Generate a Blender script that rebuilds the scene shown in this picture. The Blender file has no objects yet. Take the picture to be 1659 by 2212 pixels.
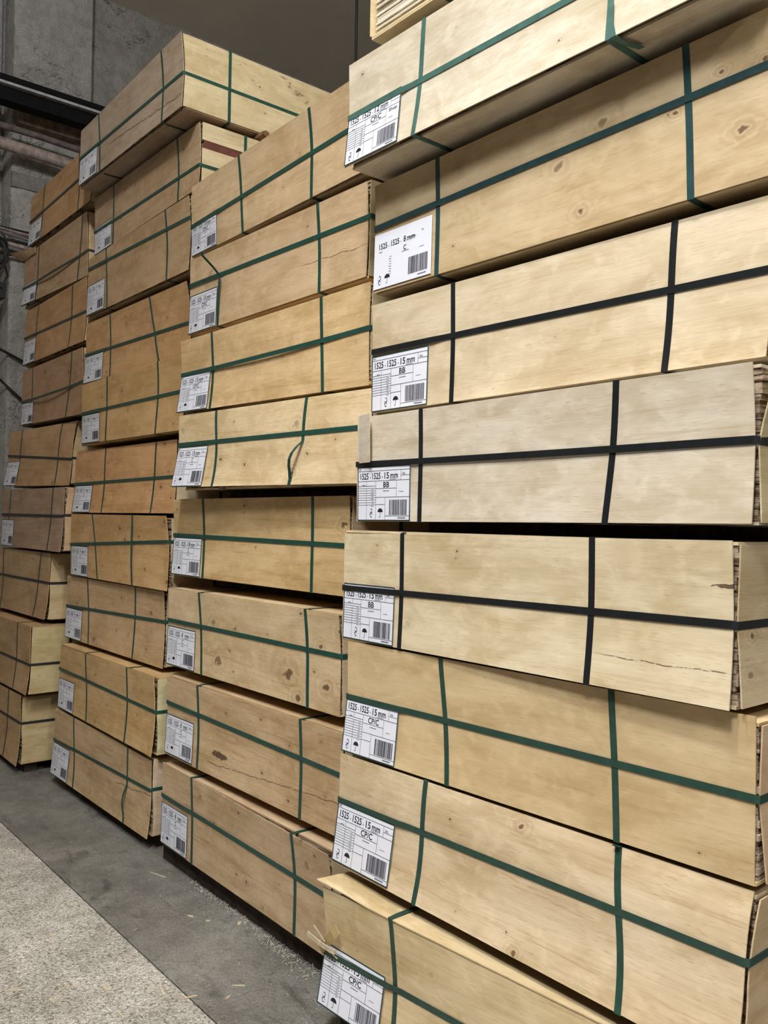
import bpy, bmesh, math, random
from mathutils import Vector, Matrix

# ------------------------------------------------------------------ camera, world, lamps, exposure
scene = bpy.context.scene
COL = scene.collection
cam_d = bpy.data.cameras.new('camera')
cam_d.sensor_fit = 'VERTICAL'
cam_d.sensor_height = 36.0
cam_d.lens = 1859.1 * 36.0 / 2212.0
cam_d.clip_start = 0.05
cam = bpy.data.objects.new('camera', cam_d)
COL.objects.link(cam)
R_ = Vector((0.64042632, 0.76782481, 0.01729712))
U_ = Vector((-0.00229461, -0.0206087, 0.99978498))
F_ = Vector((-0.76801618, 0.64032831, 0.0114365))
cam.matrix_world = Matrix(((R_.x, U_.x, -F_.x, 0), (R_.y, U_.y, -F_.y, 0), (R_.z, U_.z, -F_.z, 1.8013), (0, 0, 0, 1)))
scene.camera = cam

world = bpy.data.worlds.new('hall_air')
scene.world = world
world.use_nodes = True
world.node_tree.nodes['Background'].inputs['Color'].default_value = (1.0, 0.95, 0.86, 1)
world.node_tree.nodes['Background'].inputs['Strength'].default_value = 0.045

def lamp(name, loc, power, radius, color=(0.965, 0.98, 1.0)):
    d = bpy.data.lights.new(name, 'POINT')
    d.shadow_soft_size = radius
    d.energy = power
    d.color = color
    o = bpy.data.objects.new(name, d)
    COL.objects.link(o)
    o.location = loc
    return o
lamp('high_bay_lamp', (-1.05, -0.22, 6.58), 630, 0.17)
lamp('high_bay_lamp.001', (5.2, -0.22, 6.58), 630, 0.17)
# unseen fill spot, added to brighten the lower part of the near stacks
fd = bpy.data.lights.new('fill_spot', 'SPOT')
fd.energy = 1380; fd.spot_size = math.radians(60); fd.spot_blend = 1.0; fd.shadow_soft_size = 0.5; fd.color = (0.965, 0.98, 1.0)
fo = bpy.data.objects.new('fill_spot', fd); COL.objects.link(fo); fo.location = (0.3, -1.7, 6.5)
fo.rotation_euler = (Vector((-2.6, 2.0, -0.2)) - fo.location).to_track_quat('-Z', 'Y').to_euler()

scene.view_settings.view_transform = 'Standard'
scene.view_settings.look = 'None'
scene.view_settings.gamma = 1.0
scene.view_settings.use_curve_mapping = False
scene.view_settings.exposure = -0.09

scene.cycles.max_bounces = 3
scene.cycles.diffuse_bounces = 3
scene.cycles.glossy_bounces = 1
scene.cycles.transmission_bounces = 0
scene.cycles.volume_bounces = 0
scene.cycles.caustics_reflective = False
scene.cycles.caustics_refractive = False

rnd = random.Random(7)

# ------------------------------------------------------------------ object helpers
def link(o, parent=None):
    COL.objects.link(o)
    if parent is not None:
        o.parent = parent
    return o
def obj(name, me, mat=None, parent=None, color=None):
    o = bpy.data.objects.new(name, me)
    if mat is not None and not me.materials:
        me.materials.append(mat)
    if color is not None:
        o.color = (color[0], color[1], color[2], 1)
    return link(o, parent)
def empty(name, loc, rotz=0.0):
    o = bpy.data.objects.new(name, None)
    o.empty_display_size = 0.1
    o.location = loc
    o.rotation_euler = (0, 0, rotz)
    return link(o)
def tag(o, label, cat, group=None, kind=None):
    if label: o['label'] = label
    if cat: o['category'] = cat
    if group: o['group'] = group
    if kind: o['kind'] = kind
    return o

class MB:
    """collects vertices, faces and uvs for one mesh"""
    def __init__(s):
        s.v = []; s.f = []; s.uv = []
    def quad(s, pts, uvs=None):
        i = len(s.v); s.v += [tuple(p) for p in pts]; s.f.append(tuple(range(i, i + len(pts))))
        s.uv.append(uvs if uvs else [(0, 0)] * len(pts))
    def box(s, a, b, uvs=True):
        x0, y0, z0 = a; x1, y1, z1 = b
        for pts, k in (([(x0,y0,z0),(x1,y0,z0),(x1,y0,z1),(x0,y0,z1)], (0,2)), ([(x1,y1,z0),(x0,y1,z0),(x0,y1,z1),(x1,y1,z1)], (0,2)),
                       ([(x1,y0,z0),(x1,y1,z0),(x1,y1,z1),(x1,y0,z1)], (1,2)), ([(x0,y1,z0),(x0,y0,z0),(x0,y0,z1),(x0,y1,z1)], (1,2)),
                       ([(x0,y0,z1),(x1,y0,z1),(x1,y1,z1),(x0,y1,z1)], (0,1)), ([(x0,y1,z0),(x1,y1,z0),(x1,y0,z0),(x0,y0,z0)], (0,1))):
            s.quad(pts, [(p[k[0]], p[k[1]]) for p in pts])
    def tube(s, pts, r, n=8, cap=True):
        pts = [Vector(p) for p in pts]
        rings = []
        for i, p in enumerate(pts):
            t = (pts[min(i + 1, len(pts) - 1)] - pts[max(i - 1, 0)]).normalized()
            a = t.cross(Vector((0, 0, 1)))
            if a.length < 1e-3: a = t.cross(Vector((1, 0, 0)))
            a.normalize(); b = t.cross(a)
            base = len(s.v)
            for k in range(n):
                q = p + (a * math.cos(2 * math.pi * k / n) + b * math.sin(2 * math.pi * k / n)) * r
                s.v.append(tuple(q))
            rings.append(base)
        for i in range(len(rings) - 1):
            for k in range(n):
                k2 = (k + 1) % n
                s.f.append((rings[i] + k, rings[i] + k2, rings[i + 1] + k2, rings[i + 1] + k)); s.uv.append([(0, 0)] * 4)
        if cap:
            s.f.append(tuple(rings[0] + k for k in range(n))); s.uv.append([(0, 0)] * n)
            s.f.append(tuple(rings[-1] + k for k in reversed(range(n)))); s.uv.append([(0, 0)] * n)
    def ribbon(s, pts, nrm, wid, w, t):
        """flat band along pts; nrm outward normals, wid across vectors"""
        n = len(pts); b = len(s.v)
        for p, nn, a in zip(pts, nrm, wid):
            p = Vector(p); nn = Vector(nn); a = Vector(a)
            for sa, sn in ((-.5, 0), (.5, 0), (.5, 1), (-.5, 1)):
                s.v.append(tuple(p + a * w * sa + nn * t * sn))
        for i in range(n - 1):
            for k in range(4):
                k2 = (k + 1) % 4
                s.f.append((b + 4*i + k, b + 4*i + k2, b + 4*(i+1) + k2, b + 4*(i+1) + k)); s.uv.append([(0, 0)] * 4)
        s.f.append((b+3, b+2, b+1, b)); s.uv.append([(0, 0)] * 4)
        e = b + 4 * (n - 1)
        s.f.append((e, e+1, e+2, e+3)); s.uv.append([(0, 0)] * 4)
    def mesh(s, name, smooth=False):
        me = bpy.data.meshes.new(name)
        me.from_pydata(s.v, [], s.f)
        l = me.uv_layers.new(name='uv')
        flat = [c for f in s.uv for p in f for c in p]
        l.data.foreach_set('uv', flat)
        if smooth: me.polygons.foreach_set('use_smooth', [True] * len(me.polygons))
        me.update()
        return me

# ------------------------------------------------------------------ materials
class N:
    def __init__(s, name):
        s.m = bpy.data.materials.new(name); s.m.use_nodes = True
        s.t = s.m.node_tree; s.b = s.t.nodes['Principled BSDF']
    def node(s, typ, **k):
        n = s.t.nodes.new(typ)
        for a, v in k.items():
            if a.startswith('i_'):
                n.inputs[a[2:].replace('_', ' ')].default_value = v
            else: setattr(n, a, v)
        return n
    def l(s, a, b): s.t.links.new(a, b)
    def math(s, op, a, b=None, c=None, clamp=False):
        n = s.t.nodes.new('ShaderNodeMath'); n.operation = op; n.use_clamp = clamp
        for i, v in enumerate((a, b, c)):
            if v is None: continue
            if isinstance(v, (int, float)): n.inputs[i].default_value = v
            else: s.l(v, n.inputs[i])
        return n.outputs[0]
    def mix(s, fac, a, b, mode='MIX'):
        n = s.t.nodes.new('ShaderNodeMix'); n.data_type = 'RGBA'; n.blend_type = mode
        for sk, v in ((n.inputs['Factor'], fac), (n.inputs['A'], a), (n.inputs['B'], b)):
            if isinstance(v, (int, float)): sk.default_value = v
            elif isinstance(v, tuple): sk.default_value = v if len(v) == 4 else (*v, 1)
            else: s.l(v, sk)
        return n.outputs['Result']
    def noise(s, vec, scale, detail=3, rough=.55, dist=0):
        n = s.t.nodes.new('ShaderNodeTexNoise')
        n.inputs['Scale'].default_value = scale; n.inputs['Detail'].default_value = detail
        n.inputs['Roughness'].default_value = rough; n.inputs['Distortion'].default_value = dist
        s.l(vec, n.inputs['Vector']); return n.outputs['Fac']
    def vmap(s, vec, scale=(1, 1, 1), loc=(0, 0, 0)):
        n = s.t.nodes.new('ShaderNodeMapping'); n.inputs['Scale'].default_value = scale; n.inputs['Location'].default_value = loc
        s.l(vec, n.inputs['Vector']); return n.outputs['Vector']
    def rng(s, v, a, b, c=0., d=1., smooth=True):
        n = s.t.nodes.new('ShaderNodeMapRange'); n.interpolation_type = 'SMOOTHSTEP' if smooth else 'LINEAR'
        s.l(v, n.inputs['Value'])
        for k, x in (('From Min', a), ('From Max', b), ('To Min', c), ('To Max', d)): n.inputs[k].default_value = x
        return n.outputs['Result']
    def bump(s, h, strength, dist):
        n = s.t.nodes.new('ShaderNodeBump'); n.inputs['Strength'].default_value = strength; n.inputs['Distance'].default_value = dist
        s.l(h, n.inputs['Height']); s.l(n.outputs['Normal'], s.b.inputs['Normal'])
    def fin(s, col=None, rough=.6, spec=.3, metal=0):
        if col is not None:
            if isinstance(col, tuple): s.b.inputs['Base Color'].default_value = (*col, 1) if len(col) == 3 else col
            else: s.l(col, s.b.inputs['Base Color'])
        s.b.inputs['Roughness'].default_value = rough
        s.b.inputs['Specular IOR Level'].default_value = spec
        s.b.inputs['Metallic'].default_value = metal
        return s.m

def knot_group():
    g = bpy.data.node_groups.new('knot', 'ShaderNodeTree')
    I = g.interface
    for nm, ty in (('Color', 'NodeSocketColor'), ('UV', 'NodeSocketVector'), ('Warp', 'NodeSocketVector'), ('Centre', 'NodeSocketVector'), ('Scale', 'NodeSocketVector'), ('Amount', 'NodeSocketFloat')):
        I.new_socket(nm, in_out='INPUT', socket_type=ty)
    I.new_socket('Color', in_out='OUTPUT', socket_type='NodeSocketColor')
    gi = g.nodes.new('NodeGroupInput'); go = g.nodes.new('NodeGroupOutput')
    def vm(op, a, b):
        n = g.nodes.new('ShaderNodeVectorMath'); n.operation = op; g.links.new(a, n.inputs[0])
        if b is not None: g.links.new(b, n.inputs[1])
        return n
    def mt(op, a, b=None, clamp=False):
        n = g.nodes.new('ShaderNodeMath'); n.operation = op; n.use_clamp = clamp
        for i, v in enumerate((a, b)):
            if v is None: continue
            if isinstance(v, (int, float)): n.inputs[i].default_value = v
            else: g.links.new(v, n.inputs[i])
        return n.outputs[0]
    d = vm('SUBTRACT', gi.outputs['UV'], gi.outputs['Centre']).outputs[0]
    d = vm('MULTIPLY', d, gi.outputs['Scale']).outputs[0]
    d = vm('ADD', d, gi.outputs['Warp']).outputs[0]
    d = vm('LENGTH', d, None).outputs['Value']
    def ss(v, a, b, c, e):
        n = g.nodes.new('ShaderNodeMapRange'); n.interpolation_type = 'SMOOTHSTEP'; g.links.new(v, n.inputs['Value'])
        for k, x in (('From Min', a), ('From Max', b), ('To Min', c), ('To Max', e)): n.inputs[k].default_value = x
        return n.outputs['Result']
    core = ss(d, .25, .85, 1., 0.)
    ring = ss(mt('ABSOLUTE', mt('SUBTRACT', d, 1.1)), 0., .4, .15, 0.)
    halo = ss(d, 1.2, 4.5, 1., 0.)
    wave = mt('MULTIPLY', mt('MULTIPLY', mt('ADD', mt('SINE', mt('MULTIPLY', d, 5.5)), 1.), halo), .11)
    dark = mt('MULTIPLY', mt('ADD', mt('ADD', core, ring), wave), gi.outputs['Amount'], True)
    def mx(f, a, b, mode='MIX'):
        n = g.nodes.new('ShaderNodeMix'); n.data_type = 'RGBA'; n.blend_type = mode
        for sk, v in ((n.inputs['Factor'], f), (n.inputs['A'], a), (n.inputs['B'], b)):
            if isinstance(v, (int, float)): sk.default_value = v
            elif isinstance(v, tuple): sk.default_value = v
            else: g.links.new(v, sk)
        return n.outputs['Result']
    c1 = mx(mt('MULTIPLY', halo, mt('MULTIPLY', gi.outputs['Amount'], .25)), gi.outputs['Color'], (1.12, 1.1, 1.06, 1), 'MULTIPLY')
    c2 = mx(mt('MULTIPLY', dark, .86), c1, (.10, .047, .02, 1))
    g.links.new(c2, go.inputs['Color'])
    return g
KNOT = knot_group()

def birch(name, knots=(), cracks=(), tears=(), fig=1.0, seed=0.0, tex=.8):
    """birch veneer; tint comes from the object's colour, grain runs along u"""
    s = N(name)
    uv = s.node('ShaderNodeUVMap', uv_map='uv').outputs['UV']
    oi = s.node('ShaderNodeObjectInfo')
    off = s.node('ShaderNodeCombineXYZ')
    s.l(s.math('MULTIPLY', oi.outputs['Random'], 37.0), off.inputs[0]); s.l(s.math('MULTIPLY', oi.outputs['Random'], 91.0), off.inputs[1]); off.inputs[2].default_value = seed
    va = s.node('ShaderNodeVectorMath', operation='ADD'); s.l(uv, va.inputs[0]); s.l(off.outputs[0], va.inputs[1])
    co = va.outputs[0]
    blot = s.noise(s.vmap(co, (1.3, 3.0, 1)), 2.2, 3, .6, .7)
    cloud = s.noise(s.vmap(co, (3.4, 4.0, 1)), 4.5, 2, .5, .5)
    st1 = s.noise(s.vmap(co, (1.5, 24, 1)), 1.0, 3, .6, .9)
    grain = s.noise(s.vmap(co, (7, 150, 1)), 1.0, 2, .65, .5)
    st3 = s.noise(s.vmap(co, (28, 380, 1)), 1.0, 1, .55)
    line = s.math('MULTIPLY', s.rng(st1, .56, .66), s.rng(grain, .40, .62))
    fleck = s.math('MULTIPLY', s.rng(st3, .63, .76), s.rng(cloud, .40, .58))
    tint = oi.outputs['Color']
    c = s.mix(s.rng(blot, .32, .70), s.mix(1.0, tint, (1.10, 1.10, 1.12), 'MULTIPLY'), s.mix(1.0, tint, (.84, .79, .70), 'MULTIPLY'))
    c = s.mix(s.rng(cloud, .47, .72, 0, .42), c, s.mix(1.0, tint, (1.22, 1.23, 1.26), 'MULTIPLY'))
    c = s.mix(s.rng(st1, .36, .68, 0, .42 * tex), c, s.mix(1.0, c, (.76, .69, .58), 'MULTIPLY'))
    c = s.mix(s.rng(grain, .30, .72, 0, .36 * tex), c, s.mix(1.0, c, (.74, .67, .57), 'MULTIPLY'))
    c = s.mix(s.rng(st3, .50, .75, 0, .34 * tex), c, s.mix(1.0, c, (.66, .58, .48), 'MULTIPLY'))
    c = s.mix(s.math('MULTIPLY', line, .34 * fig * tex), c, s.mix(1.0, c, (.66, .55, .41), 'MULTIPLY'))
    c = s.mix(s.math('MULTIPLY', fleck, .52 * tex), c, s.mix(1.0, c, (.50, .38, .27), 'MULTIPLY'))
    if knots:
        wn = s.node('ShaderNodeTexNoise'); wn.inputs['Scale'].default_value = 34; wn.inputs['Detail'].default_value = 3
        s.l(uv, wn.inputs['Vector'])
        w2 = s.node('ShaderNodeVectorMath', operation='SUBTRACT'); s.l(wn.outputs['Color'], w2.inputs[0]); w2.inputs[1].default_value = (.5, .5, .5)
        w3 = s.node('ShaderNodeVectorMath', operation='MULTIPLY'); s.l(w2.outputs[0], w3.inputs[0]); w3.inputs[1].default_value = (2.0, 1.7, 0)
        for k in knots:
            u, v, r, a = k[:4]; asp = k[4] if len(k) > 4 else 1.35
            n = s.node('ShaderNodeGroup', node_tree=KNOT)
            s.l(c, n.inputs['Color']); s.l(uv, n.inputs['UV']); s.l(w3.outputs[0], n.inputs['Warp'])
            n.inputs['Centre'].default_value = (u, v, 0); n.inputs['Scale'].default_value = (1 / (r * asp), 1 / r, 0); n.inputs['Amount'].default_value = a
            c = n.outputs['Color']
    if cracks or tears:
        sx = s.node('ShaderNodeSeparateXYZ'); s.l(uv, sx.inputs[0])
        wob = s.math('MULTIPLY', s.math('SUBTRACT', s.noise(s.vmap(uv, (7, 0, 0), (seed, 0, 0)), 1.0, 3), .5), .034)
        wob2 = s.noise(s.vmap(uv, (45, 90, 0)), 1.0, 3)
        for u0, v0, u1, v1, w in cracks:
            sl = (v1 - v0) / (u1 - u0)
            ln = s.math('ADD', s.math('MULTIPLY', s.math('SUBTRACT', sx.outputs[0], u0), sl), v0)
            dd = s.math('ABSOLUTE', s.math('SUBTRACT', s.math('ADD', sx.outputs[1], wob), ln))
            m = s.rng(dd, w * .4, w, 1, 0)
            m = s.math('MULTIPLY', m, s.rng(sx.outputs[0], u0, u0 + .12))
            m = s.math('MULTIPLY', m, s.rng(sx.outputs[0], u1 - .03, u1 + .01, 1, 0))
            m = s.math('MULTIPLY', m, s.rng(wob2, .3, .5))
            c = s.mix(s.math('MULTIPLY', m, .85), c, (.09, .045, .02))
        for u, v, ru, rv in tears:
            a = s.math('POWER', s.math('DIVIDE', s.math('SUBTRACT', sx.outputs[0], u), ru), 2)
            b = s.math('POWER', s.math('DIVIDE', s.math('SUBTRACT', sx.outputs[1], v), rv), 2)
            q = s.math('ADD', s.math('ADD', a, b), s.math('MULTIPLY', s.math('SUBTRACT', wob2, .5), 3.2))
            c = s.mix(s.rng(q, .75, 1.0, .9, 0), c, (.085, .04, .022))
    s.bump(cloud, .30, .0045)
    return s.fin(c, .52, .32)

def plain(name, col, rough=.5, spec=.4, metal=0, noise=None):
    s = N(name)
    if noise:
        tc = s.node('ShaderNodeTexCoord')
        f = s.noise(tc.outputs['Object'], noise[0], 4, .6)
        c = s.mix(s.rng(f, .3, .7), tuple(x * (1 - noise[1]) for x in col), tuple(min(1, x * (1 + noise[1])) for x in col))
        s.bump(f, .3, noise[2] if len(noise) > 2 else .002)
        return s.fin(c, rough, spec, metal)
    return s.fin(col, rough, spec, metal)

BIRCH = birch('birch_cover', fig=.8)
BIRCH_PLAIN = birch('birch_cover_calm', fig=.35)

def ply_edge():
    s = N('plywood_edge')
    tc = s.node('ShaderNodeTexCoord'); sp = s.node('ShaderNodeSeparateXYZ'); s.l(tc.outputs['Object'], sp.inputs[0])
    ge = s.node('ShaderNodeNewGeometry'); gz = s.node('ShaderNodeSeparateXYZ'); s.l(ge.outputs['Position'], gz.inputs[0])
    st = s.math('SINE', s.math('MULTIPLY', gz.outputs[2], 2 * math.pi / .0042))
    nz = s.noise(s.vmap(ge.outputs['Position'], (60, 60, 420)), 1.0, 3, .7)
    big = s.noise(s.vmap(ge.outputs['Position'], (9, 9, 70)), 1.0, 2, .6)
    c = s.mix(s.math('MULTIPLY_ADD', st, .5, .5), (.55, .44, .31), (.24, .14, .07))
    c = s.mix(s.rng(nz, .35, .75, 0, .6), c, (.74, .66, .52))
    c = s.mix(s.rng(big, .46, .62, 0, .9), c, (.10, .05, .026))
    s.bump(nz, .6, .003)
    return s.fin(c, .8, .15)
EDGE = ply_edge()
def ply_white():
    s = N('plywood_edge_fresh')
    ge = s.node('ShaderNodeNewGeometry')
    nz = s.noise(s.vmap(ge.outputs['Position'], (5, 5, 300)), 1.0, 3, .7)
    c = s.mix(s.rng(nz, .35, .7), (.50, .42, .30), (.86, .80, .68))
    return s.fin(c, .75, .2)
EDGE_W = ply_white()

def strap_mat(name, col, rough):
    s = N(name)
    ge = s.node('ShaderNodeNewGeometry')
    f = s.noise(ge.outputs['Position'], 30, 3, .6)
    c = s.mix(s.rng(f, .3, .7), col, tuple(x * 1.35 for x in col))
    s.bump(s.noise(ge.outputs['Position'], 700, 1), .18, .0006)
    return s.fin(c, rough, .45)
GREEN = strap_mat('green_strap', (.014, .056, .041), .38)
BLACK = strap_mat('black_strap', (.010, .011, .012), .36)
DGREEN = strap_mat('dark_green_strap', (.026, .040, .030), .42)
PAPER = plain('label_paper', (.80, .81, .88), .55, .3)
INK = plain('label_ink', (.022, .022, .032), .6, .2)
GREY_INK = plain('label_grey_ink', (.16, .16, .20), .6, .2)
FRAME = plain('label_green_frame', (.016, .040, .032), .5, .3)
BEARER = plain('bearer_wood', (.17, .09, .05), .8, .2, noise=(14, .45))
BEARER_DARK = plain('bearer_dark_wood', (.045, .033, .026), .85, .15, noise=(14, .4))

# ------------------------------------------------------------------ the room
def concrete(name, c0, c1, speck, rough, bump, stain=0.0):
    s = N(name)
    tc = s.node('ShaderNodeNewGeometry').outputs['Position']
    a = s.noise(tc, 1.3, 3, .6, .4); b = s.noise(tc, 9, 3, .65); f = s.noise(tc, 75, 2, .75, .6); f2 = s.noise(tc, 150, 1, .75, .5)
    c = s.mix(s.rng(a, .3, .7), c0, c1)
    c = s.mix(s.rng(b, .38, .66, 0, .7), c, s.mix(1.0, c, (.70, .69, .66), 'MULTIPLY'))
    c = s.mix(s.rng(f, .50, .64, 0, speck), c, s.mix(1.0, c, (.42, .40, .37), 'MULTIPLY'))
    c = s.mix(s.rng(f2, .52, .66, 0, speck), c, s.mix(1.0, c, (1.75, 1.7, 1.6), 'MULTIPLY'))
    if 'wall' in name:
        rid = s.math('ABSOLUTE', s.math('SUBTRACT', s.noise(s.vmap(tc, (1, 1.0, 1.9)), 1.6, 6, .62, .5), .5))
        m = s.math('MULTIPLY', s.rng(rid, .002, .009, 1, 0), s.rng(s.noise(tc, 1.1, 2, .5), .48, .56))
        c = s.mix(s.math('MULTIPLY', m, .75), c, s.mix(1.0, c, (.25, .24, .22), 'MULTIPLY'))
    if stain:
        st = s.rng(s.noise(s.vmap(tc, (1.0, 2.6, 1)), 2.6, 4, .68, 1.0), .54, .70)
        c = s.mix(s.math('MULTIPLY', st, stain), c, s.mix(1.0, c, (.5, .5, .49), 'MULTIPLY'))
    s.bump(s.math('ADD', s.math('MULTIPLY', f, .7), s.math('ADD', b, s.math('MULTIPLY', f2, .4))), .85, bump)
    return s.fin(c, rough, .3)
SLAB = concrete('smooth_concrete', (.165, .160, .140), (.27, .262, .235), .5, .62, .012, .9)
ROUGH = concrete('rough_concrete', (.50, .47, .42), (.70, .66, .60), 1.0, .85, .03, .6)
PLASTER = concrete('wall_plaster', (.50, .465, .42), (.60, .565, .52), .14, .9, .05)
PLASTER_L = concrete('wall_plaster_pale', (.58, .56, .525), (.67, .65, .615), .12, .9, .05)
CEIL = plain('ceiling_limewash', (.86, .79, .67), .95, .1, noise=(1.2, .04))

def box(name, a, b, mat, parent=None):
    m = MB(); m.box(a, b); return obj(name, m.mesh(name), mat, parent)
def struct(o): o['kind'] = 'structure'; return o

fl = struct(box('floor', (-9.0, -5.0, -.20), (6.0, 8.0, -.03), SLAB))
def slab(y0, y1, mat, cuts):
    xs = [-9.0] + cuts + [6.0]
    for x0, x1 in zip(xs[:-1], xs[1:]):
        box('concrete_slab', (x0 + .003, y0, -.03), (x1 - .003, y1, 0.0), mat, fl)
slab(1.549, 8.0, SLAB, [])
slab(-5.0, 1.543, ROUGH, [])

def rough_wall(name, x, y0, y1, z0, z1, depth, mat, amp, seed):
    """plastered face at x, uneven surface, solid behind"""
    r = random.Random(seed)
    ny = max(2, int((y1 - y0) / .09)); nz = max(2, int((z1 - z0) / .09))
    m = MB(); idx = {}
    ph = [(r.uniform(1, 6), r.uniform(1, 6), r.uniform(0, 6.28), r.uniform(.2, 1)) for _ in range(9)]
    def h(y, z): return sum(a * math.sin(ky * y + kz * z + p) for ky, kz, p, a in ph) * amp / 4 + r.uniform(-1, 1) * amp * .35
    for i in range(ny + 1):
        for j in range(nz + 1):
            y = y0 + (y1 - y0) * i / ny; z = z0 + (z1 - z0) * j / nz
            e = 0 if i in (0, ny) else 1
            idx[i, j] = len(m.v); m.v.append((x + h(y, z) * e, y, z))
    for i in range(ny):
        for j in range(nz):
            m.f.append((idx[i, j], idx[i+1, j], idx[i+1, j+1], idx[i, j+1])); m.uv.append([(0, 0)] * 4)
    m.box((x - depth, y0, z0), (x - .02, y1, z1))
    me = m.mesh(name, False)
    return struct(obj(name, me, mat))
rough_wall('wall_end', -8.72, -5.0, 8.0, 0.0, 7.2, .3, PLASTER, .016, 3)
rough_wall('wall_pilaster', -8.40, 2.41, 3.14, 0.0, 7.2, .30, PLASTER_L, .018, 5)
struct(box('wall_back', (-9.0, 8.0, 0), (6.0, 8.2, 7.2), PLASTER))
struct(box('ceiling', (-9.0, -5.0, 7.18), (6.0, 8.2, 7.40), CEIL))
struct(box('trim_1', (-8.405, 2.405, 4.87), (-8.375, 3.145, 5.01), plain('grey_painted_band', (.20, .195, .18), .8, .2, noise=(20, .2))))

DARK_STEEL = plain('black_steel', (.006, .006, .007), .8, .15, noise=(12, .3))
PALE_METAL = plain('pale_metal_lit_edge', (.40, .40, .42), .45, .5, noise=(20, .2))
PIPE_L = plain('old_pipe_paint', (.30, .24, .215), .6, .35, noise=(16, .35, .01))
PIPE_D = plain('dark_pipe_paint', (.13, .10, .10), .6, .35, noise=(16, .35))
CABLE = plain('black_cable', (.014, .014, .015), .5, .4)
CABLE_G = plain('grey_cable', (.16, .15, .145), .6, .3)
PLANK = plain('brown_plank', (.20, .155, .115), .8, .2, noise=(10, .35))

bm = empty('steel_beam', (-8.1, 2.4, 5.49)); tag(bm, 'black steel beam carried in front of the wall pilaster, above the pipes', 'beam')
def part(name, a, b, mat, p):
    l = p.location
    m = MB(); m.box(tuple(a[i] - l[i] for i in range(3)), tuple(b[i] - l[i] for i in range(3))); return obj(name, m.mesh(name), mat, p)
part('upper_channel', (-8.14, 1.0, 5.655), (-8.06, 4.6, 5.735), DARK_STEEL, bm)
part('flange', (-8.19, 1.0, 5.632), (-8.015, 4.6, 5.655), PALE_METAL, bm)  # pale colour paints in the light caught along the flange edge
part('web', (-8.13, 1.0, 5.51), (-8.07, 4.6, 5.632), DARK_STEEL, bm)
part('lower_flange', (-8.17, 1.0, 5.492), (-8.03, 4.6, 5.51), DARK_STEEL, bm)
part('wall_bracket', (-8.72, 3.9, 5.47), (-8.14, 3.97, 5.54), DARK_STEEL, bm)
part('wall_bracket', (-8.72, 1.3, 5.47), (-8.14, 1.37, 5.54), DARK_STEEL, bm)
pk = box('wooden_plank', (-8.395, 2.43, 5.445), (-8.30, 3.12, 5.595), PLANK); tag(pk, 'brown wooden plank fixed across the pilaster under the black beam', 'plank')
def tube_obj(name, pts, r, mat, label, cat, n=12, group=None, smooth=True):
    m = MB(); m.tube(pts, r, n); o = obj(name, m.mesh(name, smooth), mat); return tag(o, label, cat, group)
tube_obj('thin_pipe', [(-8.2, 1.0, 5.345), (-8.2, 2.6, 5.325), (-8.2, 4.4, 5.24)], .030, PIPE_D, 'thin dark pipe running under the black beam', 'pipe')
tube_obj('thick_pipe', [(-8.2, 1.0, 5.19), (-8.2, 2.3, 5.168), (-8.2, 4.4, 5.08)], .055, PIPE_L, 'thick pinkish grey pipe, lowest of the two wall pipes', 'pipe')
tube_obj('vertical_conduit', [(-8.66, 2.34, 0.0), (-8.66, 2.34, 7.17)], .035, PALE_METAL, 'pale vertical conduit in the corner beside the pilaster', 'conduit')
zs = [4.45, 4.425, 4.38, 4.34, 4.30, 4.255, 4.215]
for i, z in enumerate(zs):
    m = [CABLE, PIPE_L, CABLE_G, CABLE, PIPE_L, CABLE_G, CABLE][i]; r = [.010, .012, .016, .013, .022, .020, .016][i]
    tube_obj('wall_cable', [(-8.34, 1.4, z - .02), (-8.33, 1.9, z + .03), (-8.32, 2.3, z + .012 * (i % 3)), (-8.33, 2.55, z), (-8.34, 2.9, z - .05), (-8.35, 3.12, z - .1)], r, m, 'cable in the bundle strung across the pilaster beside the coil', 'cable', 8, 'cables bundled across the pilaster')
cm = MB()
for k in range(7):
    rr = .15 + .012 * rnd.uniform(-1.5, 1.5); cy = 2.215 + rnd.uniform(-.02, .02); cz = 4.205 + rnd.uniform(-.03, .02)
    pts = [(-8.24 + .006 * k + .01 * math.sin(3 * a * math.pi / 12 + k), cy + rr * .8 * math.cos(a * math.pi / 12), cz + rr * (1.0 + .12 * (k % 2)) * math.sin(a * math.pi / 12)) for a in range(25)]
    cm.tube(pts, .0085, 6, False)
tag(obj('cable_coil', cm.mesh('cable_coil', True), CABLE), 'coil of black cable hung on the wall cables at the left edge', 'cable coil')
tube_obj('drop_cable', [(-8.28, 2.335, 4.08), (-8.28, 2.36, 4.0), (-8.30, 2.34, 3.95), (-8.30, 2.32, 3.9)], .007, CABLE, 'short black cable hanging from the coil to the clip', 'cable', 6)
dv = empty('cable_clip', (-8.385, 2.30, 3.79)); tag(dv, 'black plastic clip hanging on the wall under the cable coil', 'clip')
part('body', (-8.41, 2.245, 3.79), (-8.27, 2.345, 3.85), CABLE, dv); part('hook', (-8.30, 2.28, 3.85), (-8.27, 2.35, 3.93), CABLE, dv); part('jaw', (-8.27, 2.25, 3.875), (-8.25, 2.31, 3.925), CABLE, dv)
tube_obj('sagging_cable', [(-8.372, 2.0, 3.52), (-8.372, 2.34, 3.331), (-8.372, 2.534, 3.25), (-8.372, 3.0, 3.05)], .013, CABLE, 'dark cable sagging across the wall, upper of two', 'cable', 8)
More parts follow.
